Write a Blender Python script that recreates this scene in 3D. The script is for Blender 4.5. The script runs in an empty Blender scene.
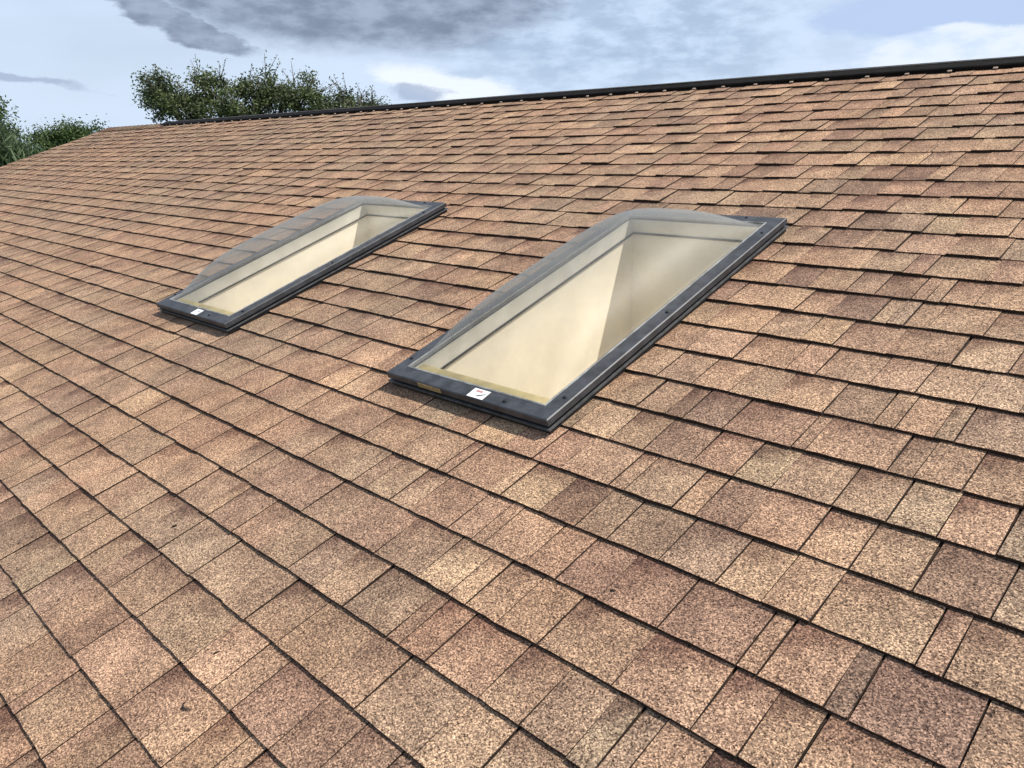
import bpy, bmesh, math, random
from mathutils import Vector, Matrix, noise

random.seed(11)
sc = bpy.context.scene
col = sc.collection
R = math.radians
PITCH = R(20.0)
CP, SP = math.cos(PITCH), math.sin(PITCH)
E = 0.143                      # course exposure, metres
U0, U1 = -12.65, 6.0           # rakes
V_EAVE, V_RIDGE = -18 * E, 4.455
GROUND = -3.45


def P(u, v, n=0.0):
    """roof coordinates (along the courses, up the slope, out of the roof) to world"""
    return Vector((u, v * CP - n * SP, v * SP + n * CP))


# ------------------------------------------------------------------ materials
def new_mat(name):
    m = bpy.data.materials.new(name)
    m.use_nodes = True
    nt = m.node_tree
    nt.nodes.clear()
    out = nt.nodes.new('ShaderNodeOutputMaterial')
    return m, nt, out


class NT:
    """tiny node-wiring helper"""
    def __init__(self, nt):
        self.nt = nt

    def n(self, t, **kw):
        nd = self.nt.nodes.new(t)
        for k, v in kw.items():
            setattr(nd, k, v)
        return nd

    def set(self, sock, v):
        if hasattr(v, 'default_value') or hasattr(v, 'is_linked'):
            self.nt.links.new(v, sock)
        else:
            sock.default_value = v

    def math(self, op, a, b=0.0, c=0.0, clamp=False):
        nd = self.n('ShaderNodeMath', operation=op, use_clamp=clamp)
        self.set(nd.inputs[0], a)
        self.set(nd.inputs[1], b)
        if op in ('MULTIPLY_ADD', 'SMOOTH_MIN', 'SMOOTH_MAX'):
            self.set(nd.inputs[2], c)
        return nd.outputs[0]

    def mix(self, fac, a, b, blend='MIX'):
        nd = self.n('ShaderNodeMix', data_type='RGBA', blend_type=blend, clamp_factor=True)
        self.set(nd.inputs[0], fac)
        self.set(nd.inputs[6], a)
        self.set(nd.inputs[7], b)
        return nd.outputs[2]

    def smooth(self, x, lo, hi, to0=0.0, to1=1.0):
        nd = self.n('ShaderNodeMapRange', interpolation_type='SMOOTHSTEP')
        self.set(nd.inputs[0], x)
        nd.inputs[1].default_value = lo
        nd.inputs[2].default_value = hi
        nd.inputs[3].default_value = to0
        nd.inputs[4].default_value = to1
        return nd.outputs[0]

    def noise(self, vec, scale, detail=2.0, rough=0.5, out=0):
        nd = self.n('ShaderNodeTexNoise')
        self.set(nd.inputs['Vector'], vec)
        nd.inputs['Scale'].default_value = scale
        nd.inputs['Detail'].default_value = detail
        nd.inputs['Roughness'].default_value = rough
        return nd.outputs[out]


def c4(r, g, b):
    return (r, g, b, 1.0)


def simple_mat(name, color, rough=0.6, metal=0.0, var=0.15, scale=30.0, bump=0.0, spec=0.5):
    m, nt, out = new_mat(name)
    N = NT(nt)
    tc = N.n('ShaderNodeTexCoord').outputs['Object']
    f = N.noise(tc, scale, 4.0, 0.6)
    lo = c4(*[c * (1 - var) for c in color])
    hi = c4(*[min(1, c * (1 + var)) for c in color])
    b = N.n('ShaderNodeBsdfPrincipled')
    N.set(b.inputs['Base Color'], N.mix(N.smooth(f, 0.3, 0.7), lo, hi))
    b.inputs['Roughness'].default_value = rough
    b.inputs['Metallic'].default_value = metal
    b.inputs['Specular IOR Level'].default_value = spec
    if bump:
        bp = N.n('ShaderNodeBump')
        bp.inputs['Strength'].default_value = bump
        bp.inputs['Distance'].default_value = 0.002
        N.set(bp.inputs['Height'], N.noise(tc, scale * 6, 3.0))
        nt.links.new(bp.outputs[0], b.inputs['Normal'])
    nt.links.new(b.outputs[0], out.inputs[0])
    return m


def shingle_material():
    m, nt, out = new_mat('asphalt_shingle_granules')
    N = NT(nt)
    tc = N.n('ShaderNodeTexCoord').outputs['Object']
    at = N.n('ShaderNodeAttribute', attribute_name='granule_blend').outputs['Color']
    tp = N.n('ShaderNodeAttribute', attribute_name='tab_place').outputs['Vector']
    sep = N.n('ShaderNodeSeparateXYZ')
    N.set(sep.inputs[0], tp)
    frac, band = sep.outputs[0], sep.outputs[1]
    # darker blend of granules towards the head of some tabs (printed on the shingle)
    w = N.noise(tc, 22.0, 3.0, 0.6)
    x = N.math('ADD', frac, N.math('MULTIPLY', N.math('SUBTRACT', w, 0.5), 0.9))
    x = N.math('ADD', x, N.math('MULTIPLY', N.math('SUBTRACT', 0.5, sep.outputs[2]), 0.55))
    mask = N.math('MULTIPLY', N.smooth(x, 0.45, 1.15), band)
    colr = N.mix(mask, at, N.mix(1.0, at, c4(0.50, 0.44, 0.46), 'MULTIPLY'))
    # broad weathering and pinker / greyer drift over the slope
    big = N.noise(tc, 1.1, 3.0, 0.55)
    colr = N.mix(N.smooth(big, 0.35, 0.7), N.mix(1.0, colr, c4(1.03, 0.985, 0.96), 'MULTIPLY'),
                 N.mix(1.0, colr, c4(0.93, 0.96, 0.98), 'MULTIPLY'))
    patch = N.noise(tc, 9.0, 4.0, 0.65)
    colr = N.mix(N.smooth(patch, 0.30, 0.72), N.mix(1.0, colr, c4(0.76, 0.74, 0.74), 'MULTIPLY'),
                 N.mix(1.0, colr, c4(1.16, 1.15, 1.12), 'MULTIPLY'))
    # grey-brown weather staining in drifts that cross the tabs
    stain = N.noise(tc, 2.6, 6.0, 0.68)
    px = N.n('ShaderNodeSeparateXYZ')
    N.set(px.inputs[0], tc)
    amt = N.math('MULTIPLY', N.smooth(stain, 0.50, 0.72), N.smooth(px.outputs[0], -3.0, -0.6, 0.25, 0.75))
    colr = N.mix(amt, colr, N.mix(1.0, colr, c4(0.66, 0.66, 0.68), 'MULTIPLY'))
    # fine scored lines running up the tabs
    sc_ = N.n('ShaderNodeMapping')
    sc_.inputs['Scale'].default_value = (95.0, 5.0, 5.0)
    N.set(sc_.inputs['Vector'], tc)
    score = N.noise(sc_.outputs[0], 1.0, 2.0, 0.5)
    colr = N.mix(N.smooth(score, 0.66, 0.74, 0.0, 0.5), colr, N.mix(1.0, colr, c4(0.40, 0.33, 0.30), 'MULTIPLY'))
    # lost granules and small dark spots
    spot = N.noise(tc, 26.0, 2.0, 0.5)
    colr = N.mix(N.smooth(spot, 0.70, 0.78, 0.0, 0.55), colr, c4(0.07, 0.05, 0.045))
    # the granules
    v1 = N.n('ShaderNodeTexVoronoi')
    N.set(v1.inputs['Vector'], tc)
    v1.inputs['Scale'].default_value = 440.0
    s1 = N.n('ShaderNodeSeparateColor')
    N.set(s1.inputs[0], v1.outputs['Color'])
    g = N.math('ADD', N.math('MULTIPLY', s1.outputs[0], 0.62),
               N.math('MULTIPLY', N.noise(tc, 230.0, 1.0, 0.5), 0.55))
    ramp = N.n('ShaderNodeValToRGB')
    N.set(ramp.inputs[0], g)
    el = ramp.color_ramp.elements
    el[0].position, el[0].color = 0.24, c4(0.12, 0.09, 0.08)
    el[1].position, el[1].color = 0.90, c4(2.6, 2.6, 2.45)
    e = el.new(0.42)
    e.color = c4(0.66, 0.63, 0.62)
    e = el.new(0.70)
    e.color = c4(1.32, 1.32, 1.29)
    colr = N.mix(1.0, colr, ramp.outputs[0], 'MULTIPLY')
    b = N.n('ShaderNodeBsdfPrincipled')
    N.set(b.inputs['Base Color'], colr)
    b.inputs['Roughness'].default_value = 0.92
    b.inputs['Specular IOR Level'].default_value = 0.25
    bp = N.n('ShaderNodeBump')
    bp.inputs['Strength'].default_value = 0.55
    bp.inputs['Distance'].default_value = 0.0016
    N.set(bp.inputs['Height'], N.math('ADD', g, N.math('MULTIPLY', N.noise(tc, 14.0, 2.0), 2.5)))
    nt.links.new(bp.outputs[0], b.inputs['Normal'])
    nt.links.new(b.outputs[0], out.inputs[0])
    return m


def acrylic_material():
    m, nt, out = new_mat('weathered_clear_acrylic')
    N = NT(nt)
    tc = N.n('ShaderNodeTexCoord').outputs['Object']
    lw = N.n('ShaderNodeLayerWeight')
    lw.inputs['Blend'].default_value = 0.5
    fac = N.math('POWER', lw.outputs['Facing'], 3.2)
    refl = N.math('MULTIPLY_ADD', fac, 0.24, 0.005)
    tr = N.n('ShaderNodeBsdfTransparent')
    N.set(tr.inputs[0], N.mix(fac, c4(0.985, 0.985, 0.98), c4(0.58, 0.59, 0.59)))
    gl = N.n('ShaderNodeBsdfGlossy')
    N.set(gl.inputs['Color'], c4(0.95, 0.95, 0.93))
    gl.inputs['Roughness'].default_value = 0.48
    df = N.n('ShaderNodeBsdfTranslucent')
    N.set(df.inputs[0], c4(0.62, 0.63, 0.62))
    d2 = N.n('ShaderNodeBsdfDiffuse')
    N.set(d2.inputs[0], c4(0.44, 0.45, 0.45))
    ms = N.n('ShaderNodeMixShader')
    ms.inputs[0].default_value = 0.5
    nt.links.new(df.outputs[0], ms.inputs[1])
    nt.links.new(d2.outputs[0], ms.inputs[2])
    # dust film, plus a milky grazing edge standing in for reflected sky
    film_and_sky_edge = N.math('MULTIPLY', N.smooth(N.noise(tc, 7.0, 4.0, 0.6), 0.3, 0.75), 0.07)
    film_and_sky_edge = N.math('ADD', film_and_sky_edge, N.math('MULTIPLY_ADD', fac, 0.17, 0.026))
    m1 = N.n('ShaderNodeMixShader')
    N.set(m1.inputs[0], film_and_sky_edge)
    nt.links.new(tr.outputs[0], m1.inputs[1])
    nt.links.new(ms.outputs[0], m1.inputs[2])
    m2 = N.n('ShaderNodeMixShader')
    N.set(m2.inputs[0], refl)
    nt.links.new(m1.outputs[0], m2.inputs[1])
    nt.links.new(gl.outputs[0], m2.inputs[2])
    nt.links.new(m2.outputs[0], out.inputs[0])
    return m


def leaf_material(name, dark, light):
    m, nt, out = new_mat(name)
    N = NT(nt)
    at = N.n('ShaderNodeAttribute', attribute_name='leaf_tone').outputs['Fac']
    colr = N.mix(at, c4(*dark), c4(*light))
    b = N.n('ShaderNodeBsdfPrincipled')
    N.set(b.inputs['Base Color'], colr)
    b.inputs['Roughness'].default_value = 0.55
    b.inputs['Specular IOR Level'].default_value = 0.4
    t = N.n('ShaderNodeBsdfTranslucent')
    N.set(t.inputs[0], colr)
    mx = N.n('ShaderNodeMixShader')
    mx.inputs[0].default_value = 0.25
    nt.links.new(b.outputs[0], mx.inputs[1])
    nt.links.new(t.outputs[0], mx.inputs[2])
    nt.links.new(mx.outputs[0], out.inputs[0])
    return m


M_SHINGLE = shingle_material()
M_EDGE = simple_mat('bitumen_edge', (0.030, 0.015, 0.008), 0.95, var=0.5, scale=60)
M_FRAME = simple_mat('slate_grey_aluminium', (0.046, 0.049, 0.056), 0.5, 0.15, var=0.35, scale=24, bump=0.05)
M_FRAMELOW = simple_mat('dark_flashing_metal', (0.017, 0.018, 0.021), 0.6, 0.1, var=0.3, scale=20)
M_LIP = simple_mat('highlight_metal_lip', (0.10, 0.105, 0.11), 0.5, 0.3, var=0.3, scale=40)  # paler metal stands in for the edge highlight along the lip
M_SCREW = simple_mat('dark_screw', (0.012, 0.013, 0.016), 0.5, 0.4)
M_ACRYL = acrylic_material()
M_GASKET = simple_mat('pale_gasket', (0.22, 0.225, 0.225), 0.5, var=0.4, scale=25)
M_CURB = simple_mat('aged_cream_curb', (0.74, 0.70, 0.60), 0.7, var=0.10, scale=9)
M_LEDGE = simple_mat('yellowed_foam_ledge', (0.52, 0.42, 0.20), 0.8, var=0.22, scale=12)
M_SHAFT = simple_mat('cream_painted_drywall', (0.90, 0.82, 0.66), 0.75, var=0.05, scale=5)
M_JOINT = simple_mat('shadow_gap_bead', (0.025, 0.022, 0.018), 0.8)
M_WHITE = simple_mat('white_vinyl', (0.80, 0.80, 0.80), 0.45, var=0.05)
M_RED = simple_mat('faded_red_ink', (0.42, 0.10, 0.10), 0.5, var=0.3, scale=300)
M_INK = simple_mat('dark_ink', (0.03, 0.03, 0.05), 0.5)
M_TAN = simple_mat('yellowed_paper_label', (0.30, 0.22, 0.10), 0.7, var=0.4, scale=60)
M_VENT = simple_mat('black_ridge_vent_plastic', (0.007, 0.0055, 0.005), 0.75, var=0.4, scale=18, bump=0.05, spec=0.12)
M_WASHER = simple_mat('pale_fastener', (0.40, 0.31, 0.25), 0.5)
M_STUCCO = simple_mat('painted_stucco', (0.55, 0.50, 0.42), 0.9, var=0.08, scale=25, bump=0.3)
M_TRIM = simple_mat('painted_trim', (0.62, 0.55, 0.47), 0.6, var=0.08, scale=6)
M_BARK = simple_mat('grey_brown_bark', (0.11, 0.09, 0.07), 0.95, var=0.35, scale=8, bump=0.4)
M_GRASS = simple_mat('mown_lawn', (0.055, 0.085, 0.028), 0.95, var=0.4, scale=0.6)
M_DRYLEAF = simple_mat('dry_leaf', (0.035, 0.022, 0.015), 0.8, var=0.3, scale=200)
M_LEAF_OAK = leaf_material('oak_leaves', (0.022, 0.036, 0.013), (0.165, 0.210, 0.082))
M_LEAF_BRIGHT = leaf_material('bright_leaves', (0.030, 0.055, 0.016), (0.13, 0.20, 0.060))
M_LEAF_GREY = leaf_material('grey_green_leaves', (0.035, 0.062, 0.026), (0.12, 0.175, 0.080))


# ------------------------------------------------------------------ mesh helpers
class MB:
    def __init__(self):
        self.v, self.f, self.mi = [], [], []
        self.attr = {}

    def quad(self, pts, mi=0):
        b = len(self.v)
        self.v += [tuple(p) for p in pts]
        self.f.append(tuple(range(b, b + len(pts))))
        self.mi.append(mi)

    def hexa(self, a, b, mi=0):
        """a: 4 lower points, b: 4 upper points, both counter-clockwise seen from above"""
        s = len(self.v)
        self.v += [tuple(p) for p in a] + [tuple(p) for p in b]
        for q in ((3, 2, 1, 0), (4, 5, 6, 7), (0, 1, 5, 4), (1, 2, 6, 5), (2, 3, 7, 6), (3, 0, 4, 7)):
            self.f.append(tuple(s + i for i in q))
            self.mi.append(mi)

    def rbox(self, u0, u1, v0, v1, n0, n1, mi=0):
        """box in roof coordinates"""
        self.hexa([P(u0, v0, n0), P(u1, v0, n0), P(u1, v1, n0), P(u0, v1, n0)],
                  [P(u0, v0, n1), P(u1, v0, n1), P(u1, v1, n1), P(u0, v1, n1)], mi)

    def box(self, x0, x1, y0, y1, z0, z1, mi=0):
        self.hexa([(x0, y0, z0), (x1, y0, z0), (x1, y1, z0), (x0, y1, z0)],
                  [(x0, y0, z1), (x1, y0, z1), (x1, y1, z1), (x0, y1, z1)], mi)

    def tube(self, pts, rads, seg=7, mi=0):
        rings = []
        for i, p in enumerate(pts):
            p = Vector(p)
            d = (Vector(pts[min(i + 1, len(pts) - 1)]) - Vector(pts[max(i - 1, 0)])).normalized()
            a = d.orthogonal().normalized()
            b = d.cross(a)
            s = len(self.v)
            for k in range(seg):
                t = 2 * math.pi * k / seg
                self.v.append(tuple(p + (a * math.cos(t) + b * math.sin(t)) * rads[i]))
            rings.append(s)
        for r0, r1 in zip(rings, rings[1:]):
            for k in range(seg):
                self.f.append((r0 + k, r0 + (k + 1) % seg, r1 + (k + 1) % seg, r1 + k))
                self.mi.append(mi)
        self.f.append(tuple(rings[0] + k for k in reversed(range(seg))))
        self.mi.append(mi)
        self.f.append(tuple(rings[-1] + k for k in range(seg)))
        self.mi.append(mi)

    def build(self, name, mats, parent=None, smooth=False, bevel=0.0):
        me = bpy.data.meshes.new(name)
        me.from_pydata(self.v, [], self.f)
        if not isinstance(mats, (list, tuple)):
            mats = [mats]
        for m in mats:
            me.materials.append(m)
        me.polygons.foreach_set('material_index', self.mi)
        if smooth:
            me.polygons.foreach_set('use_smooth', [True] * len(self.f))
        me.update()
        o = bpy.data.objects.new(name, me)
        col.objects.link(o)
        if parent is not None:
            o.parent = parent
            o.matrix_parent_inverse = Matrix.Translation(-Vector(parent.location))
        if bevel:
            b = o.modifiers.new('bevel', 'BEVEL')
            b.width = bevel
            b.segments = 2
            b.limit_method = 'ANGLE'
        return o


def tag(o, label=None, cat=None, group=None, kind=None):
    if label:
        o['label'] = label
    if cat:
        o['category'] = cat
    if group:
        o['group'] = group
    if kind:
        o['kind'] = kind
    return o


def empty(name, loc, label, cat, group=None):
    o = bpy.data.objects.new(name, None)
    o.location = loc
    o.empty_display_size = 0.2
    col.objects.link(o)
    return tag(o, label, cat, group)


# ------------------------------------------------------------------ skylights: places
SKY = [dict(u0=-1.952, u1=-1.280, v0=1.240, v1=2.520), dict(u0=-3.700, u1=-3.022, v0=1.236, v1=2.490)]
HOLE_IN = 0.03
holes = [(s['u0'] + HOLE_IN, s['u1'] - HOLE_IN, s['v0'] + HOLE_IN, s['v1'] - HOLE_IN) for s in SKY]

# ------------------------------------------------------------------ the house and its shingled roof
house = empty('house', P(0, V_EAVE) + Vector((0, 0, GROUND - P(0, V_EAVE).z)),
              'house under a tan and brown asphalt shingle roof with a black ridge vent', 'house')

PALETTE = [((0.290, 0.198, 0.137), 6), ((0.258, 0.174, 0.121), 6), ((0.215, 0.143, 0.103), 4),
           ((0.172, 0.114, 0.086), 1.5), ((0.272, 0.180, 0.127), 4), ((0.266, 0.190, 0.132), 4),
           ((0.340, 0.240, 0.162), 2.2), ((0.232, 0.168, 0.120), 3)]
PMEAN = (0.258, 0.179, 0.124)
PC = [p for p, w in PALETTE]
PW = [w for p, w in PALETTE]


def PB(u, v, n=0.0):
    """the hidden back slope: the front slope mirrored about the ridge"""
    q = P(U0 + U1 - u, v, n)
    return Vector((q.x, 2 * V_RIDGE * CP - q.y, q.z))


def wob(k, u):
    return 0.0016 * noise.noise(Vector((u * 0.9, k * 7.31, 0.5))) + 0.0016 * noise.noise(Vector((u * 5.0, k * 3.7, 9.5)))


def shingle_slope(mb, colors, places, ufrom, uto, ktop, P, holes, wmin=0.032, wmax=0.215):
    def face(pts, mi, c, pl):
        mb.quad(pts, mi)
        for i in range(len(pts)):
            colors.append((*c, 1.0))
            places.append(pl[i])

    for k in range(-18, ktop):
        v0 = k * E
        vt = v0 + E + 0.024
        if vt > V_RIDGE:
            vt = V_RIDGE
        # dark asphalt base course below the tabs
        cuts = sorted([ufrom, uto] + [h[i] for h in holes for i in (0, 1) if h[2] < vt and h[3] > v0])
        for a, b in zip(cuts, cuts[1:]):
            mid = (a + b) / 2
            inside = [h for h in holes if h[0] < mid < h[1] and h[2] < vt and h[3] > v0]
            spans = [(v0 + 0.004, vt)]
            if inside:
                h = inside[0]
                spans = [(x, y) for x, y in ((v0 + 0.004, h[2]), (h[3], vt)) if y - x > 0.002]
            for x, y in spans:
                def hh(v):
                    return 0.0022 - 0.0052 * (v - v0) / (vt - v0)
                pl = [(0, 0, 0)] * 4
                face([P(a, x, hh(x)), P(b, x, hh(x)), P(b, y, hh(y)), P(a, y, hh(y))], 1, (0.04, 0.03, 0.025), pl)
                face([P(a, x, -0.006), P(b, x, -0.006), P(b, x, hh(x)), P(a, x, hh(x))], 1, (0.04, 0.03, 0.025), pl)
        u = ufrom
        tooth = random.random() < 0.5
        prev = None
        while u < uto:
            r = random.random()
            if wmax > 0.5:
                w = random.uniform(wmin, wmax)
            elif r < 0.12:
                w = random.uniform(wmin, wmin + 0.03)
            elif u > -1.5:
                w = random.uniform(0.075, 0.130) if r < 0.82 else random.uniform(0.13, 0.175)
            else:
                w = random.uniform(0.080, 0.135) if r < 0.58 else random.uniform(0.13, 0.185)
            ua, ub = u, min(u + w, uto)
            u = ub
            if uto - ub < 0.03:
                ub = u = uto
            if ub <= ua:
                break
            tooth = (not tooth) if random.random() < 0.8 else tooth
            hb = random.uniform(0.0112, 0.0124) if tooth else random.uniform(0.0099, 0.0108)
            if v0 > 2.3 and not tooth:
                hb -= random.uniform(0.0022, 0.0042)     # upper courses lie flatter
            if random.random() < 0.06:
                hb += random.uniform(0.001, 0.003)
            htop = 0.0030 if tooth else 0.0008
            c = random.choices(PC, PW)[0]
            if prev is not None and random.random() < 0.25:
                c = prev
            prev = c
            j = random.uniform(0.92, 1.10)
            spread = min(0.88, max(0.45, 0.45 + 0.43 * (u + 4.0) / 3.0))
            c = tuple(m + (x - m) * spread for x, m in zip(c, PMEAN))
            c = tuple(x * j * random.uniform(0.98, 1.02) * q for x, q in zip(c, (1.02, 0.983, 0.965)))
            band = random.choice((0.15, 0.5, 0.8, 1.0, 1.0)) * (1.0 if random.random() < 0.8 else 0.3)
            rnd = random.random()
            gl = random.uniform(0.0017, 0.0028) if random.random() < (0.94 if tooth else 0.84) else 0.0005
            gr = random.uniform(0.0002, 0.0016)
            sl = random.uniform(-0.003, 0.003)
            dv = random.uniform(-0.0010, 0.0010) + (0.0 if tooth else 0.0007)
            dv2 = dv + random.uniform(-0.0008, 0.0008)
            edges = sorted({ua + gl, ub - gr, *[h[i] for h in holes for i in (0, 1)
                                                if ua + gl < h[i] < ub - gr and h[2] < vt and h[3] > v0]})
            for a, b in zip(edges, edges[1:]):
                mid = (a + b) / 2
                va, vb = v0 + wob(k, a) + dv, v0 + wob(k, b) + dv2
                inside = [h for h in holes if h[0] < mid < h[1] and h[2] < vt and h[3] > v0]
                spans = [(None, vt)]
                if inside:
                    h = inside[0]
                    spans = []
                    if h[2] - v0 > 0.003:
                        spans.append((None, h[2]))
                    if vt - h[3] > 0.003:
                        spans.append((h[3], vt))
                for x, y in spans:
                    def hh(v):
                        return hb + (htop - hb) * (v - v0) / (vt - v0)
                    xa = va if x is None else x
                    xb = vb if x is None else x
                    sa = sl if a == edges[0] else 0.0
                    sb = sl if b == edges[-1] else 0.0
                    fa, fy = (xa - v0) / E, (y - v0) / E
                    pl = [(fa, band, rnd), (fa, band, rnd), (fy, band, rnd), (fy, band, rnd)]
                    near = P is not PB and a > -6.5
                    m = max(1, int((b - a) / 0.028)) if (near and x is None) else 1
                    bots, tops = [], []
                    for q in range(m + 1):
                        t = q / m
                        uu, vv = a + (b - a) * t, xa + (xb - xa) * t
                        hq = hh(vv)
                        if m > 1:
                            uu += 0 if q in (0, m) else random.uniform(-0.005, 0.005)
                            vv += random.gauss(0, 0.0007)
                            hq += random.gauss(0, 0.0003) + 0.0009 * noise.noise(Vector((uu * 6.0, k * 5.1, 2.2)))
                        bots.append((uu, vv, hq))
                        tops.append(P(a + sa + (b + sb - a - sa) * t, y, hh(y)))
                    for q in range(m):
                        (u_, v_, h_), (u2, v2, h2) = bots[q], bots[q + 1]
                        f0, f1 = (u_ - ua) / (ub - ua), (u2 - ua) / (ub - ua)
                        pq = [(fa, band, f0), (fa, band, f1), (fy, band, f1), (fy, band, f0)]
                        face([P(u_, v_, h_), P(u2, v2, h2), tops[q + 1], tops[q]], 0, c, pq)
                        if x is None:
                            face([P(u_, v_ + 0.001, -0.006), P(u2, v2 + 0.001, -0.006), P(u2, v2, h2), P(u_, v_, h_)], 1, c, pl)
                    A, B, C_, D = P(*bots[0]), P(*bots[-1]), tops[-1], tops[0]
                    face([A, D, P(a + sa, y, -0.007), P(a, xa, -0.007)], 1, c, pl)
                    face([B, P(b, xb, -0.007), P(b + sb, y, -0.007), C_], 1, c, pl)


def finish_roof(mb, colors, places, name, parent):
    o = mb.build(name, [M_SHINGLE, M_EDGE], parent)
    me = o.data
    a = me.attributes.new('granule_blend', 'FLOAT_COLOR', 'CORNER')
    a.data.foreach_set('color', [x for c in colors for x in c])
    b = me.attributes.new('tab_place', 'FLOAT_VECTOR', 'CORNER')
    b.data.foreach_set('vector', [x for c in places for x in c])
    return o


KTOP = int(V_RIDGE / E) + 1
APEX_Y, APEX_Z = V_RIDGE * CP, V_RIDGE * SP


mb, cols, plcs = MB(), [], []
shingle_slope(mb, cols, plcs, U0, U1, KTOP, P, holes)
shingle_slope(mb, cols, plcs, U0, U1, KTOP, PB, [], wmin=0.3, wmax=0.9)
# ridge caps: bent shingles lapping along the ridge left of the vent
u = U0 - 0.01
while u < -10.60:
    c = tuple(x * random.uniform(0.9, 1.1) for x in random.choice(PC[:3]))
    ua, ub = u, u + 0.155
    for Q, s in ((P, 1), (PB, -1)):
        f = (lambda x: x) if s == 1 else (lambda x: U0 + U1 - x)
        pts = [Q(f(ua), V_RIDGE - 0.15, 0.010), Q(f(ub), V_RIDGE - 0.15, 0.018), Q(f(ub), V_RIDGE + 0.002, 0.020), Q(f(ua), V_RIDGE + 0.002, 0.012)]
        low = [Q(f(ua), V_RIDGE - 0.15, 0.0), Q(f(ub), V_RIDGE - 0.15, 0.0)]
        mb.quad(pts if s == 1 else pts[::-1], 0)
        mb.quad([low[0], low[1], pts[1], pts[0]], 1)
        end = [Q(f(ub), V_RIDGE - 0.15, 0.0), Q(f(ub), V_RIDGE + 0.002, 0.002), pts[2], pts[1]]
        mb.quad(end, 1)
        for _ in range(12):
            cols.append((*c, 1.0))
            plcs.append((0.3, 0.3, 0.5))
    u += 0.143
roof = finish_roof(mb, cols, plcs, 'roof', house)

# ridge vent: low black strip straddling the ridge
VU0, VU1 = -10.62, 5.6
mb = MB()
prof = [(-0.078, 0.003), (-0.078, 0.022), (-0.072, 0.027), (-0.03, 0.031)]


def vent_ring(u, lift=0.0):
    L = [P(u, V_RIDGE + d, n + lift) for d, n in prof]
    Rr = [Vector((u, 2 * APEX_Y - q.y, q.z)) for q in reversed(L)]
    top = P(u, V_RIDGE, 0.0)
    return L + [Vector((u, APEX_Y, top.z + 0.036 + lift))] + Rr


us = [VU0]
while us[-1] < VU1 - 0.05:
    us.append(min(us[-1] + 0.30, VU1))
rings = []
for i, uu in enumerate(us):
    # the vent comes in 1.2 m pieces that sit a touch unevenly
    lift = 0.002 * noise.noise(Vector((uu * 0.8, 3.0, 0.0)))
    s = len(mb.v)
    mb.v += [tuple(q) for q in vent_ring(uu, lift)]
    rings.append(s)
NP = len(prof) * 2 + 1
for r0, r1 in zip(rings, rings[1:]):
    for j in range(NP - 1):
        mb.f.append((r0 + j, r1 + j, r1 + j + 1, r0 + j + 1))
        mb.mi.append(0)
for r, rev in ((rings[0], False), (rings[-1], True)):
    q = [r + j for j in range(NP)]
    mb.f.append(tuple(q[::-1] if rev else q))
    mb.mi.append(0)
vent = mb.build('ridge_vent', M_VENT, house)
tag(vent, 'black ridge vent strip along the roof ridge')
# added pale bead imitating a thin highlight line along the vent crest
mb = MB()
mb.tube([P(VU0 + 0.02, V_RIDGE - 0.010, 0.0345), P(VU1 - 0.02, V_RIDGE - 0.010, 0.0345)], [0.003, 0.003], 6)
mb.build('crest_highlight', simple_mat('crest_highlight_grey', (0.20, 0.18, 0.17), 0.4, 0.2), vent)
k = 0
uu = VU0 + 0.1
while uu < 1.5:
    mb = MB()
    mb.rbox(uu - 0.010, uu + 0.010, V_RIDGE - 0.093, V_RIDGE - 0.0785, 0.010, 0.017)
    o = mb.build('vent_clip', M_WASHER, vent, bevel=0.002)
    uu += 0.203 + random.uniform(-0.012, 0.012)

# rake boards, drip edge, fascia, walls
for x0, x1 in ((U0 - 0.012, U0 + 0.02), (U1 - 0.02, U1 + 0.012)):
    mb = MB()
    mb.hexa([P(x0, V_EAVE, -0.025), P(x1, V_EAVE, -0.025), P(x1, V_RIDGE, -0.025), P(x0, V_RIDGE, -0.025)],
            [P(x0, V_EAVE, -0.008), P(x1, V_EAVE, -0.008), P(x1, V_RIDGE, -0.008), P(x0, V_RIDGE, -0.008)])
    mb.build('drip_edge', M_TRIM, house)
for x0, x1 in ((U0 + 0.012, U0 + 0.045), (U1 - 0.045, U1 - 0.012)):
    mb = MB()
    mb.hexa([P(x0, V_EAVE, -0.22), P(x1, V_EAVE, -0.22), P(x1, V_RIDGE - 0.08, -0.22), P(x0, V_RIDGE - 0.08, -0.22)],
            [P(x0, V_EAVE, -0.028), P(x1, V_EAVE, -0.028), P(x1, V_RIDGE - 0.01, -0.028), P(x0, V_RIDGE - 0.01, -0.028)])
    mb.build('rake_board', M_TRIM, house)
ze = P(0, V_EAVE).z
ye = P(0, V_EAVE).y
mb = MB()
mb.box(U0 + 0.05, U1 - 0.05, ye + 0.01, ye + 0.04, ze - 0.24, ze - 0.03)
mb.build('fascia', M_TRIM, house)
mb = MB()
yb = 2 * APEX_Y - ye
mb.box(U0 + 0.05, U1 - 0.05, yb - 0.04, yb - 0.01, ze - 0.24, ze - 0.03)
mb.build('fascia', M_TRIM, house)
# walls: front/back boxes and gabled ends in one shell
mb = MB()
wy0, wy1 = ye + 0.6, yb - 0.6
wx0, wx1 = U0 + 0.45, U1 - 0.45


def under(y):
    d = min(y, 2 * APEX_Y - y)
    return d / CP * SP - 0.06


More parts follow.
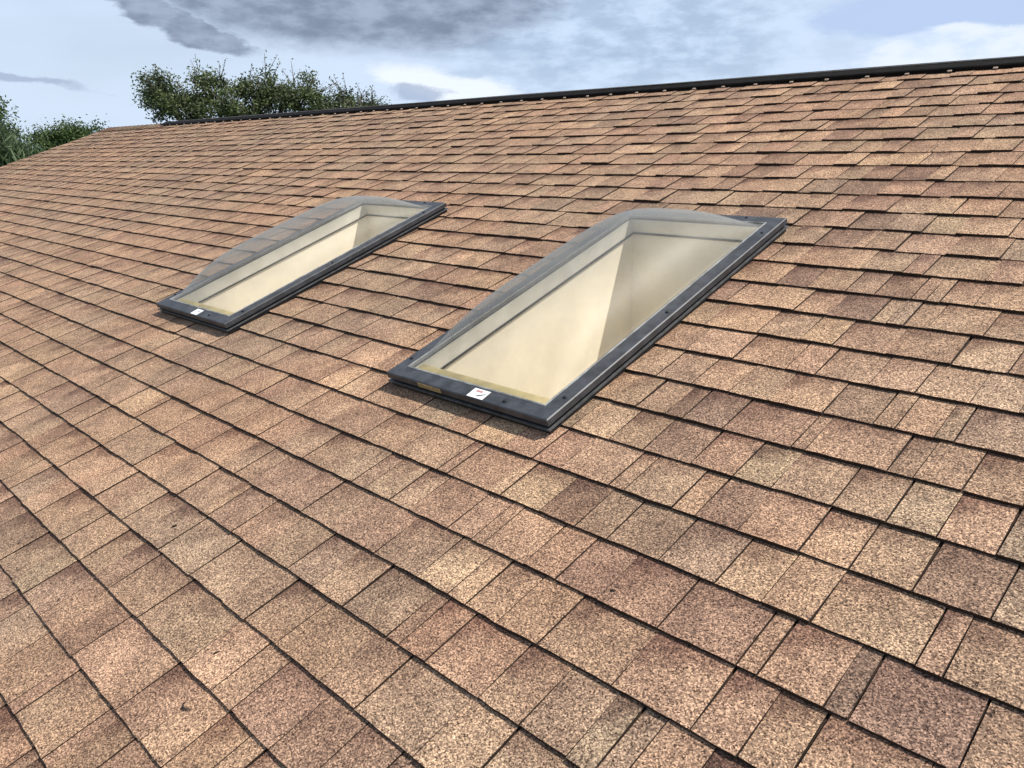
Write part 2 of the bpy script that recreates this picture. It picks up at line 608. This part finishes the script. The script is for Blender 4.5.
mb.box(wx0 + 0.2, wx1 - 0.2, wy0, wy0 + 0.2, GROUND, under(wy0))
mb.box(wx0 + 0.2, wx1 - 0.2, wy1 - 0.2, wy1, GROUND, under(wy0))
for x in (wx0, wx1 - 0.2):
    ring = [(wy0, GROUND), (wy1, GROUND), (wy1, under(wy0)), (APEX_Y, under(APEX_Y)), (wy0, under(wy0))]
    s = len(mb.v)
    mb.v += [(x, y, z) for y, z in ring] + [(x + 0.2, y, z) for y, z in ring]
    mb.f += [tuple(s + i for i in range(5)), tuple(s + 9 - i for i in range(5))]
    mb.mi += [0, 0]
    for i in range(5):
        j = (i + 1) % 5
        mb.f.append((s + i, s + 5 + i, s + 5 + j, s + j))
        mb.mi.append(0)
mb.build('wall', M_STUCCO, house)


# ------------------------------------------------------------------ skylights
def ring_mesh(mb, u0, u1, v0, v1, prof, closed=False, mi=0):
    """sweep a profile of (inset, n) round the rectangle with mitred corners"""
    base = len(mb.v)
    m = len(prof)
    for (cu, cv, su, sv) in ((u0, v0, 1, 1), (u1, v0, -1, 1), (u1, v1, -1, -1), (u0, v1, 1, -1)):
        for ins, n in prof:
            mb.v.append(tuple(P(cu + su * ins, cv + sv * ins, n)))
    cnt = m if closed else m - 1
    for c in range(4):
        d = (c + 1) % 4
        for j in range(cnt):
            jj = (j + 1) % m
            mb.f.append((base + c * m + j, base + d * m + j, base + d * m + jj, base + c * m + jj))
            mb.mi.append(mi)


def make_dome(u0, u1, v0, v1, H, parent):
    """blown acrylic bubble with a flat flange, built as a closed thin shell"""
    NU, NV = 36, 56
    mb = MB()

    def height(s, t):
        x, y = abs(2 * s - 1), abs(2 * t - 1)
        ex = 1 - x ** 3.0
        ey = 1 - y ** 4.2
        f = max(ex, 0) ** 0.75 * max(ey, 0) ** 0.9
        return H * f
    for layer in (0.0, -0.004):
        for j in range(NV + 1):
            for i in range(NU + 1):
                s = 0.5 - 0.5 * math.cos(math.pi * i / NU)
                t = 0.5 - 0.5 * math.cos(math.pi * j / NV)
                s = 0.6 * s + 0.4 * i / NU
                t = 0.6 * t + 0.4 * j / NV
                mb.v.append(tuple(P(u0 + (u1 - u0) * s, v0 + (v1 - v0) * t, 0.0525 + layer + height(s, t))))
    W = NU + 1
    off = W * (NV + 1)
    for j in range(NV):
        for i in range(NU):
            a = j * W + i
            mb.f.append((a, a + 1, a + W + 1, a + W))
            mb.f.append((off + a, off + a + W, off + a + W + 1, off + a + 1))
            mb.mi += [0, 0]
    for i in range(NU):
        a, b = i, NV * W + i
        mb.f.append((a, off + a, off + a + 1, a + 1))
        mb.f.append((b, b + 1, off + b + 1, off + b))
        mb.mi += [0, 0]
    for j in range(NV):
        a, b = j * W, j * W + NU
        mb.f.append((a, a + W, off + a + W, off + a))
        mb.f.append((b, off + b, off + b + W, b + W))
        mb.mi += [0, 0]
    return mb.build('dome', M_ACRYL, parent, smooth=True)


def make_skylight(s, label, H):
    u0, u1, v0, v1 = s['u0'], s['u1'], s['v0'], s['v1']
    root = empty('skylight', P((u0 + u1) / 2, (v0 + v1) / 2, 0), label, 'skylight', 'domed skylights set in the roof')
    # outer frame: flat flange with a turned-down edge
    mb = MB()
    ring_mesh(mb, u0, u1, v0, v1, [(0.047, 0.040), (0.047, 0.0560), (0.044, 0.0575), (0.003, 0.0560), (0.0, 0.0535), (0.0, 0.036), (0.012, 0.036)], True)
    fr = mb.build('frame', M_FRAME, root)
    # recessed curb cladding with a thin lip, down to the shingles
    mb = MB()
    ring_mesh(mb, u0, u1, v0, v1, [(0.0295, 0.0355), (0.010, 0.035), (0.010, 0.027), (0.004, 0.026), (0.004, 0.009), (0.010, 0.008), (0.010, -0.02), (0.0295, -0.02)], True)
    mb.build('curb_flashing', M_FRAMELOW, root)
    mb = MB()
    ring_mesh(mb, u0, u1, v0, v1, [(0.004, 0.0265), (-0.0025, 0.0265), (-0.0025, 0.0225), (0.004, 0.0225)], True)
    mb.build('drip_lip', M_LIP, root)
    # corner seams and screws of the frame
    n = 0.0574
    for fu, fv in ((u1 - 0.022, v0 + 0.10), (u1 - 0.022, (v0 + v1) / 2 - 0.06), (u1 - 0.022, v1 - 0.13),
                   (u0 + 0.50, v0 + 0.022), (u0 + 0.022, v0 + 0.09), (u0 + 0.022, (v0 + v1) / 2), (u0 + 0.022, v1 - 0.1), (u1 - 0.14, v1 - 0.02)):
        mb = MB()
        c = P(fu, fv, n)
        mb.tube([c - P(0, 0, 0.002), c + P(0, 0, 0.0018), c + P(0, 0, 0.0030)], [0.0052, 0.0052, 0.003], 10)
        mb.build('screw', M_SCREW, fr)
    # pale gasket between frame and dome
    mb = MB()
    ring_mesh(mb, u0, u1, v0, v1, [(0.0475, 0.046), (0.0475, 0.0575), (0.051, 0.0590), (0.054, 0.0575), (0.054, 0.046)], True)
    mb.build('gasket', M_GASKET, root)
    # dome
    make_dome(u0 + 0.055, u1 - 0.055, v0 + 0.055, v1 - 0.055, H, root)
    # inside: curb, shadow gap, light shaft down to the ceiling
    mb = MB()
    ring_mesh(mb, u0, u1, v0, v1, [(0.0305, 0.0352), (0.0465, 0.0352), (0.0475, 0.0395), (0.053, 0.0395), (0.053, -0.014), (0.0305, -0.014)], True)
    mb.build('inner_curb', M_CURB, root)
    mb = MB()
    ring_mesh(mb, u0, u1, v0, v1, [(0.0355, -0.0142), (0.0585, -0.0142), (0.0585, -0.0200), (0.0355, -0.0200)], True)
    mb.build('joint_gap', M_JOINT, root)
    mb = MB()
    mb.rbox(u0 + 0.0535, u1 - 0.0535, v0 + 0.0535, v0 + 0.105, 0.012, 0.0355)
    mb.rbox(u0 + 0.0535, u1 - 0.0535, v0 + 0.0535, v0 + 0.066, 0.0357, 0.044)
    mb.build('sill_ledge', M_LEDGE, root, bevel=0.003)
    # the shaft: four plastered sides and the bright diffuser at its foot
    D = 0.95
    mb = MB()
    ins = 0.052
    a = [(u0 + ins, v0 + ins), (u1 - ins, v0 + ins), (u1 - ins, v1 - ins), (u0 + ins, v1 - ins)]
    lean = SP / CP * D * 0.9
    top = [P(x, y, -0.0202) for x, y in a]
    bot = [P(x, y - lean, -D) for x, y in a]
    o = 0.015
    b_ = [(u0 + ins - o, v0 + ins - o), (u1 - ins + o, v0 + ins - o), (u1 - ins + o, v1 - ins + o), (u0 + ins - o, v1 - ins + o)]
    topo = [P(x, y, -0.0202) for x, y in b_]
    boto = [P(x, y - lean, -D - o) for x, y in b_]
    s0 = len(mb.v)
    mb.v += [tuple(q) for q in top + bot + topo + boto]
    for i in range(4):
        j = (i + 1) % 4
        mb.f += [(s0 + i, s0 + 4 + i, s0 + 4 + j, s0 + j), (s0 + 8 + i, s0 + 8 + j, s0 + 12 + j, s0 + 12 + i), (s0 + i, s0 + j, s0 + 8 + j, s0 + 8 + i)]
        mb.mi += [0, 0, 0]
    mb.f += [(s0 + 4, s0 + 5, s0 + 6, s0 + 7), (s0 + 15, s0 + 14, s0 + 13, s0 + 12)]
    mb.mi += [0, 0]
    mb.build('light_shaft', M_SHAFT, root)
    return root, fr


near, near_frame = make_skylight(SKY[0], 'nearer clear domed skylight in slate grey frame with tan label on its front edge', 0.145)
far, far_frame = make_skylight(SKY[1], 'farther, smaller-looking clear domed skylight on the left with one white sticker', 0.145)


def sticker(s, parent, us, ue, inkred):
    """white vinyl maker's sticker on the lower flange, folded a little over its edge"""
    v0 = s['v0']
    mb = MB()
    n = 0.0581
    mb.hexa([P(us, v0 + 0.002, n - 0.0016), P(ue, v0 + 0.002, n - 0.0016), P(ue, v0 + 0.040, n - 0.0002), P(us, v0 + 0.040, n - 0.0002)],
            [P(us, v0 + 0.002, n - 0.0008), P(ue, v0 + 0.002, n - 0.0008), P(ue, v0 + 0.040, n + 0.0006), P(us, v0 + 0.040, n + 0.0006)])
    st = mb.build('sticker', M_WHITE, parent)
    w = ue - us
    if inkred:
        mb = MB()
        for q in range(5):
            a = us + w * (0.24 + 0.08 * q)
            mb.rbox(a, a + w * 0.055, v0 + 0.027, v0 + 0.034, n + 0.0002, n + 0.0008)
        mb.build('red_print', M_RED, st)
    mb = MB()
    pts = []
    for q in range(9):
        t = q / 8
        pts.append((us + w * (0.50 + 0.40 * t), v0 + (0.010 + 0.016 * t * t if inkred else 0.018 + 0.006 * t)))
    for (a, b), (c, d) in zip(pts, pts[1:]):
        i = pts.index((a, b))
        th = 0.0012 + 0.0035 * math.sin(math.pi * (i + 0.5) / 8)
        mb.hexa([P(a, b, n - 0.0001), P(c, d, n - 0.0001), P(c, d + th, n - 0.0001), P(a, b + th, n - 0.0001)],
                [P(a, b, n + 0.0006), P(c, d, n + 0.0006), P(c, d + th, n + 0.0008), P(a, b + th, n + 0.0008)])
    mb.build('dark_swoosh' if inkred else 'dark_mark', M_INK, st)


sticker(SKY[0], near_frame, -1.584, -1.521, True)
sticker(SKY[1], far_frame, -3.338, -3.280, False)
mb = MB()
mb.rbox(-1.800, -1.695, SKY[0]['v0'] - 0.0012, SKY[0]['v0'] + 0.0005, 0.0375, 0.0525)
mb.build('edge_label', M_TAN, near_frame)

# ------------------------------------------------------------------ scraps of dry leaf on the shingles
scraps = [(-1.379, 0.233, 0.0095, 'curled dark leaf scrap on the shingles near the bottom left corner'),
          (-2.004, 0.193, 0.008, 'small dark leaf scrap on the shingles by the left edge of the photo'),
          (-1.984, 0.499, 0.011, 'dark leaf scrap beside a tab joint in the lower left part of the roof'),
          (-1.447, 0.344, 0.007, 'tiny dark leaf scrap on a tab right of and above the curled one'),
          (-2.397, 0.209, 0.009, 'uppermost dark leaf scrap on the tabs by the left edge'),
          (-0.359, 0.908, 0.006, 'dark leaf scrap on a narrow tab in the bottom right part of the roof'),
          (-0.195, 0.979, 0.006, 'dark leaf scrap on the shingles close to the right edge'),
          (-0.821, 0.891, 0.007, 'dark leaf scrap on the shingles below the nearer skylight')]
for u, v, r, lab in scraps:
    k = math.floor(v / E)
    n = 0.0100 - 0.0045 * (v - k * E) / E + 0.001
    mb = MB()
    pts, rad = [], []
    a0 = random.uniform(0, 6.28)
    arc = 2.4 if r > 0.009 and u > -1.4 else random.uniform(0.4, 1.2)
    for i in range(7):
        t = i / 6
        a = a0 + arc * (t - 0.5)
        pts.append(P(u + r * (math.cos(a) - math.cos(a0)) * 1.4 + r * 0.5 * (t - 0.5), v + r * (math.sin(a) - math.sin(a0)) * 1.4 + r * 0.6 * (t - 0.5), n + 0.001 + 0.002 * math.sin(math.pi * t)))
        rad.append(0.0006 + r * 0.16 * math.sin(math.pi * (0.08 + 0.84 * t)))
    mb.tube(pts, rad, 6)
    tag(mb.build('dry_leaf', M_DRYLEAF, None, smooth=True), lab, 'leaf', 'scraps of dry leaf lying on the shingles')


# ------------------------------------------------------------------ trees
def at(az, dist, z):
    a = R(az)
    return Vector((math.sin(a) * dist, -0.265 + math.cos(a) * dist, z))


def el(deg, dist):
    return 1.114 + dist * math.tan(R(deg))


def tree(name, base, lobes, leaf_mat, label, cat='tree', group=None, clumps=14, per=55, leaf=(0.075, 0.13), spread=0.42, aspect=0.5, droop=0.0, seed=1, trunk_r=0.22, twigs=0):
    rnd = random.Random(seed)
    root = empty(name, base, label, cat, group)
    tb = MB()
    fork = base + Vector((0, 0, (min(l[0].z for l in lobes) - base.z) * 0.55))
    tb.tube([base - Vector((0, 0, 0.2)), base + Vector((0, 0, 0.4)), fork], [trunk_r * 1.35, trunk_r, trunk_r * 0.8], 10)
    leaves, tones = MB(), []

    def add_leaf(p, tone, size):
        d = Vector((rnd.gauss(0, 1), rnd.gauss(0, 1), rnd.gauss(0, 0.8) - droop)).normalized()
        s = d.cross(Vector((rnd.gauss(0, 1), rnd.gauss(0, 1), rnd.gauss(0, 1)))).normalized()
        L, Wd = size, size * aspect
        nrm = d.cross(s)
        leaves.quad([p - d * L * 0.5, p + s * Wd * 0.5 + nrm * Wd * 0.15, p + d * L * 0.5, p - s * Wd * 0.5 + nrm * Wd * 0.15])
        tones.append(tone)
    for c, r in lobes:
        mid = fork.lerp(c, 0.55) + Vector((rnd.uniform(-.2, .2), rnd.uniform(-.2, .2), 0.15))
        tb.tube([fork - Vector((0, 0, 0.1)), mid, c], [trunk_r * 0.55, trunk_r * 0.38, trunk_r * 0.16], 7)
        for q in range(clumps):
            while True:
                d = Vector((rnd.uniform(-1, 1), rnd.uniform(-1, 1), rnd.uniform(-1, 1)))
                if 0.35 < d.length < 1.0:
                    break
            cc = c + Vector((d.x * r.x, d.y * r.y, d.z * r.z))
            tb.tube([c.lerp(mid, 0.3), c.lerp(cc, 0.5) + Vector((0, 0, 0.08)), cc], [trunk_r * 0.13, trunk_r * 0.08, 0.012], 5)
            ctone = rnd.uniform(0.0, 0.85)
            sz = rnd.uniform(0.7, 1.25) * spread
            for _ in range(per):
                p = cc + Vector((rnd.gauss(0, sz * 0.55), rnd.gauss(0, sz * 0.55), rnd.gauss(0, sz * 0.42)))
                add_leaf(p, min(1, max(0, ctone + rnd.gauss(0, 0.22))), rnd.uniform(*leaf))
            for _ in range(twigs if rnd.random() < 0.45 else 0):
                dirn = Vector((d.x * 0.5 + rnd.gauss(0, .35), d.y * 0.5 + rnd.gauss(0, .35), abs(d.z) * 0.4 + rnd.uniform(0.2, 0.9))).normalized()
                ln = rnd.uniform(0.4, 0.95)
                tip = cc + dirn * ln
                tb.tube([cc, cc + dirn * ln * 0.6, tip], [0.014, 0.010, 0.006], 4)
                for t in range(9):
                    add_leaf(cc + dirn * ln * (0.3 + 0.75 * t / 9) + Vector((rnd.gauss(0, .05), rnd.gauss(0, .05), rnd.gauss(0, .05))), min(1, max(0, ctone + rnd.gauss(0, 0.2))), rnd.uniform(leaf[0], leaf[1]) * 0.9)
    tb.build('trunk', M_BARK, root, smooth=True)
    o = leaves.build('crown', leaf_mat, root)
    a = o.data.attributes.new('leaf_tone', 'FLOAT', 'FACE')
    a.data.foreach_set('value', tones)
    return root


def lobe(az, eldeg, dist, rx, rz, ry=None):
    return (at(az, dist, el(eldeg, dist)), Vector((rx, ry or rx, rz)))


D1 = 30.0
oak_lobes = [lobe(-67.4, 3.7, D1, 0.7, 0.75), lobe(-65.8, 2.5, D1, 0.9, 0.8), lobe(-64.5, 3.9, D1 + .6, 0.8, 0.75), lobe(-63.0, 2.8, D1 - .4, 1.0, 0.9),
             lobe(-61.6, 4.2, D1, 0.75, 0.75), lobe(-60.2, 2.9, D1 + .7, 1.0, 0.9), lobe(-58.9, 3.8, D1 - .3, 0.8, 0.75), lobe(-57.4, 2.5, D1, 0.9, 0.7), lobe(-56.2, 1.9, D1, 0.6, 0.6),
             lobe(-64.0, 1.4, D1, 1.6, 0.7), lobe(-61.5, 1.4, D1, 1.6, 0.7), lobe(-58.5, 1.4, D1, 1.7, 0.7)]
tree('oak_tree', at(-62, D1, GROUND), oak_lobes, M_LEAF_OAK, 'wide dark green oak tree rising behind the left end of the ridge vent', 'tree',
     'trees beyond the roof', clumps=22, per=150, twigs=2, seed=4, spread=0.34)
D2 = 33.0
tree('oak_tree', at(-55.3, D2, GROUND), [lobe(-55.2, 3.4, D2, 0.7, 0.55), lobe(-54.3, 2.6, D2, 0.6, 0.55), lobe(-56.4, 2.8, D2, 0.8, 0.6), lobe(-55.3, 1.3, D2, 1.3, 0.8)],
     M_LEAF_OAK, 'smaller loose oak crown just right of the wide oak behind the ridge vent', 'tree', 'trees beyond the roof', clumps=18, per=120, twigs=2, seed=8, spread=0.34)
D3 = 36.0
tree('broadleaf_tree', at(-72.2, D3, GROUND), [lobe(-73.9, 0.9, D3, 0.7, 0.5), lobe(-73.0, 1.35, D3, 0.7, 0.45), lobe(-72.0, 1.3, D3, 0.65, 0.45), lobe(-72.6, 0.1, D3, 1.4, 0.6), lobe(-71.3, 0.7, D3, 0.6, 0.5)],
     M_LEAF_BRIGHT, 'rounded bright green tree low behind the left rake of the roof', 'tree', 'trees beyond the roof', clumps=24, per=110, seed=5, spread=0.36)
D4 = 30.0
tree('broadleaf_tree', at(-76.6, D4, GROUND), [lobe(-77.0, 2.6, D4, 0.5, 0.45), lobe(-76.4, 1.6, D4, 0.45, 0.45), lobe(-78.4, 3.4, D4, 0.8, 0.7), lobe(-77.6, 1.2, D4, 0.9, 0.6)],
     M_LEAF_BRIGHT, 'dark leafy tree cut by the left edge of the photo, above the grey-green shrub', 'tree', 'trees beyond the roof', clumps=20, per=100, seed=6, spread=0.36)
D5 = 22.0
tree('feathery_shrub', at(-76.0, D5, GROUND), [lobe(-77.0, 0.1, D5, 0.7, 0.5), lobe(-76.0, -0.5, D5, 0.45, 0.4), lobe(-78.4, 0.5, D5, 0.8, 0.6)],
     M_LEAF_GREY, 'grey-green feathery shrub with drooping fronds at the left edge below the leafy tree', 'shrub', None, clumps=26, per=120,
     leaf=(0.28, 0.5), aspect=0.09, droop=1.4, seed=9, spread=0.40, trunk_r=0.12)

# ------------------------------------------------------------------ ground
mb = MB()
S = 1500
mb.quad([(-S, -S, GROUND), (S, -S, GROUND), (S, S, GROUND), (-S, S, GROUND)])
tag(mb.build('ground', M_GRASS), None, None, None, 'structure')

# ------------------------------------------------------------------ sun and sky
sun_roof = Vector((0.58, 0.78, 1.0)).normalized()      # towards the sun, in roof coordinates
sd = P(*sun_roof).normalized()
elev = math.asin(sd.z)
azim = math.atan2(sd.x, sd.y)
L = bpy.data.lights.new('sun', 'SUN')
L.energy = 5.0
L.angle = R(0.9)
L.color = (1.0, 0.945, 0.86)
lo = bpy.data.objects.new('sun', L)
lo.rotation_euler = sd.to_track_quat('Z', 'Y').to_euler()
lo.location = (0, 0, 30)
col.objects.link(lo)

w = bpy.data.worlds.new('World')
sc.world = w
w.use_nodes = True
nt = w.node_tree
nt.nodes.clear()
N = NT(nt)
out = N.n('ShaderNodeOutputWorld')
bg = N.n('ShaderNodeBackground')
bg.inputs['Strength'].default_value = 0.1
nt.links.new(bg.outputs[0], out.inputs[0])
sky = N.n('ShaderNodeTexSky', sky_type='NISHITA')
sky.sun_disc = False
sky.sun_elevation = elev
sky.sun_rotation = azim
sky.air_density = 1.0
sky.dust_density = 1.5
tc = N.n('ShaderNodeTexCoord').outputs['Generated']
sp = N.n('ShaderNodeSeparateXYZ')
N.set(sp.inputs[0], tc)
DEG = 180 / math.pi
az = N.math('MULTIPLY', N.math('ARCTAN2', sp.outputs[0], sp.outputs[1]), DEG)
elv = N.math('MULTIPLY', N.math('ARCSINE', sp.outputs[2]), DEG)
# sky coordinates: azimuth squeezed against elevation, so clouds lie flat near the horizon
cb = N.n('ShaderNodeCombineXYZ')
N.set(cb.inputs[0], N.math('MULTIPLY', az, 0.40))
N.set(cb.inputs[1], elv)
sv = cb.outputs[0]
wn = N.noise(sv, 0.42, 8.0, 0.62, out=1)
ws = N.n('ShaderNodeSeparateColor')
N.set(ws.inputs[0], wn)
azw = N.math('ADD', az, N.math('MULTIPLY', N.math('SUBTRACT', ws.outputs[0], 0.5), 9.0))
elw = N.math('ADD', elv, N.math('MULTIPLY', N.math('SUBTRACT', ws.outputs[1], 0.5), 2.4))
fine = N.noise(sv, 0.80, 8.0, 0.60)


def blob(a, e, ra, re, lo_=0.55, hi=1.15, tilt=0.0):
    x = N.math('MULTIPLY', N.math('SUBTRACT', azw, a), 1 / ra)
    y0 = N.math('SUBTRACT', elw, e)
    if tilt:
        y0 = N.math('ADD', y0, N.math('MULTIPLY', N.math('SUBTRACT', azw, a), tilt))
    y = N.math('MULTIPLY', y0, 1 / re)
    d = N.math('SQRT', N.math('ADD', N.math('MULTIPLY', x, x), N.math('MULTIPLY', y, y)))
    return N.smooth(d, lo_, hi, 1.0, 0.0)


K = 10.0


def cc(r, g, b):
    return c4(r * K, g * K, b * K)


# high thin veil over blue sky
veil = N.smooth(N.noise(sv, 0.10, 4.0, 0.55), 0.25, 0.6, 0.62, 0.93)
veilc = N.mix(N.smooth(elv, 12.0, 40.0), cc(0.62, 0.74, 0.92), cc(0.34, 0.43, 0.58))  # unseen upper veil darkened to cut sky fill on the roof
c = N.mix(veil, sky.outputs[0], veilc)
# broken grey cloud over the rest of the sky
gen = N.smooth(N.noise(sv, 0.055, 6.0, 0.6), 0.45, 0.62)
high = N.smooth(elv, 11.0, 20.0)
c = N.mix(N.math('MULTIPLY', N.math('MULTIPLY', gen, high), 0.8), c, cc(0.36, 0.40, 0.47))
# the clouds over the ridge
mid = N.math('MULTIPLY', blob(-38, 8.0, 18, 5.5, 0.3, 1.2), 0.9)
midc = N.mix(N.smooth(fine, 0.36, 0.66), cc(0.37, 0.48, 0.65), cc(0.56, 0.69, 0.88))
c = N.mix(mid, c, midc)
blue = blob(-19.0, 8.4, 6.5, 2.0, 0.7, 1.0)
c = N.mix(N.math('MULTIPLY', blue, 0.9), c, cc(0.44, 0.56, 0.80))
c = N.mix(N.math('MULTIPLY', blob(-14.5, 5.6, 9.5, 1.9, 0.82, 1.0), 0.9), c, N.mix(N.smooth(fine, 0.3, 0.6), cc(0.58, 0.70, 0.90), cc(0.76, 0.83, 0.93)))
c = N.mix(N.math('MULTIPLY', blob(-49.0, 4.6, 6.0, 1.15, 0.5, 1.05, tilt=0.14), 0.9), c, cc(0.82, 0.88, 0.96))
c = N.mix(N.math('MULTIPLY', blob(-51.0, 4.1, 3.0, 0.65, 0.6, 1.1), 0.75), c, cc(0.34, 0.42, 0.58))
dark = N.math('MAXIMUM', N.math('MAXIMUM', blob(-54.0, 10.6, 15.0, 4.4, 0.66, 1.02), blob(-61.5, 9.8, 8.0, 1.9, 0.4, 1.1)), blob(-66.0, 8.0, 5.0, 1.3, 0.7, 1.02, tilt=0.25))
darkc = N.mix(N.smooth(fine, 0.34, 0.68), cc(0.185, 0.232, 0.325), cc(0.34, 0.41, 0.54))
c = N.mix(N.math('MULTIPLY', dark, 0.93), c, darkc)
c = N.mix(N.math('MULTIPLY', blob(-75.5, 4.6, 5.0, 0.38, 0.5, 1.1, tilt=0.12), 0.75), c, cc(0.34, 0.41, 0.57))
N.set(bg.inputs['Color'], c)

# ------------------------------------------------------------------ camera
cam = bpy.data.cameras.new('camera')
cam.lens = 27.98
cam.sensor_width = 36.0
cam.clip_start = 0.05
cam.clip_end = 5000
co = bpy.data.objects.new('camera', cam)
rot = Matrix(((0.70950783, -0.19155787, 0.67816239), (0.70469444, 0.19572498, -0.68198056), (-0.00209457, 0.96176781, 0.27385817)))
co.matrix_world = Matrix.Translation((0.0, -0.26514432, 1.11392738)) @ rot.to_4x4()
col.objects.link(co)
sc.camera = co

sc.view_settings.view_transform = 'Standard'
sc.view_settings.look = 'None'
sc.view_settings.exposure = 0.18
sc.view_settings.gamma = 1.0
sc.cycles.transparent_max_bounces = 24
sc.cycles.max_bounces = 10
sc.cycles.diffuse_bounces = 5
sc.cycles.use_denoising = True
sc.cycles.denoising_prefilter = 'ACCURATE'
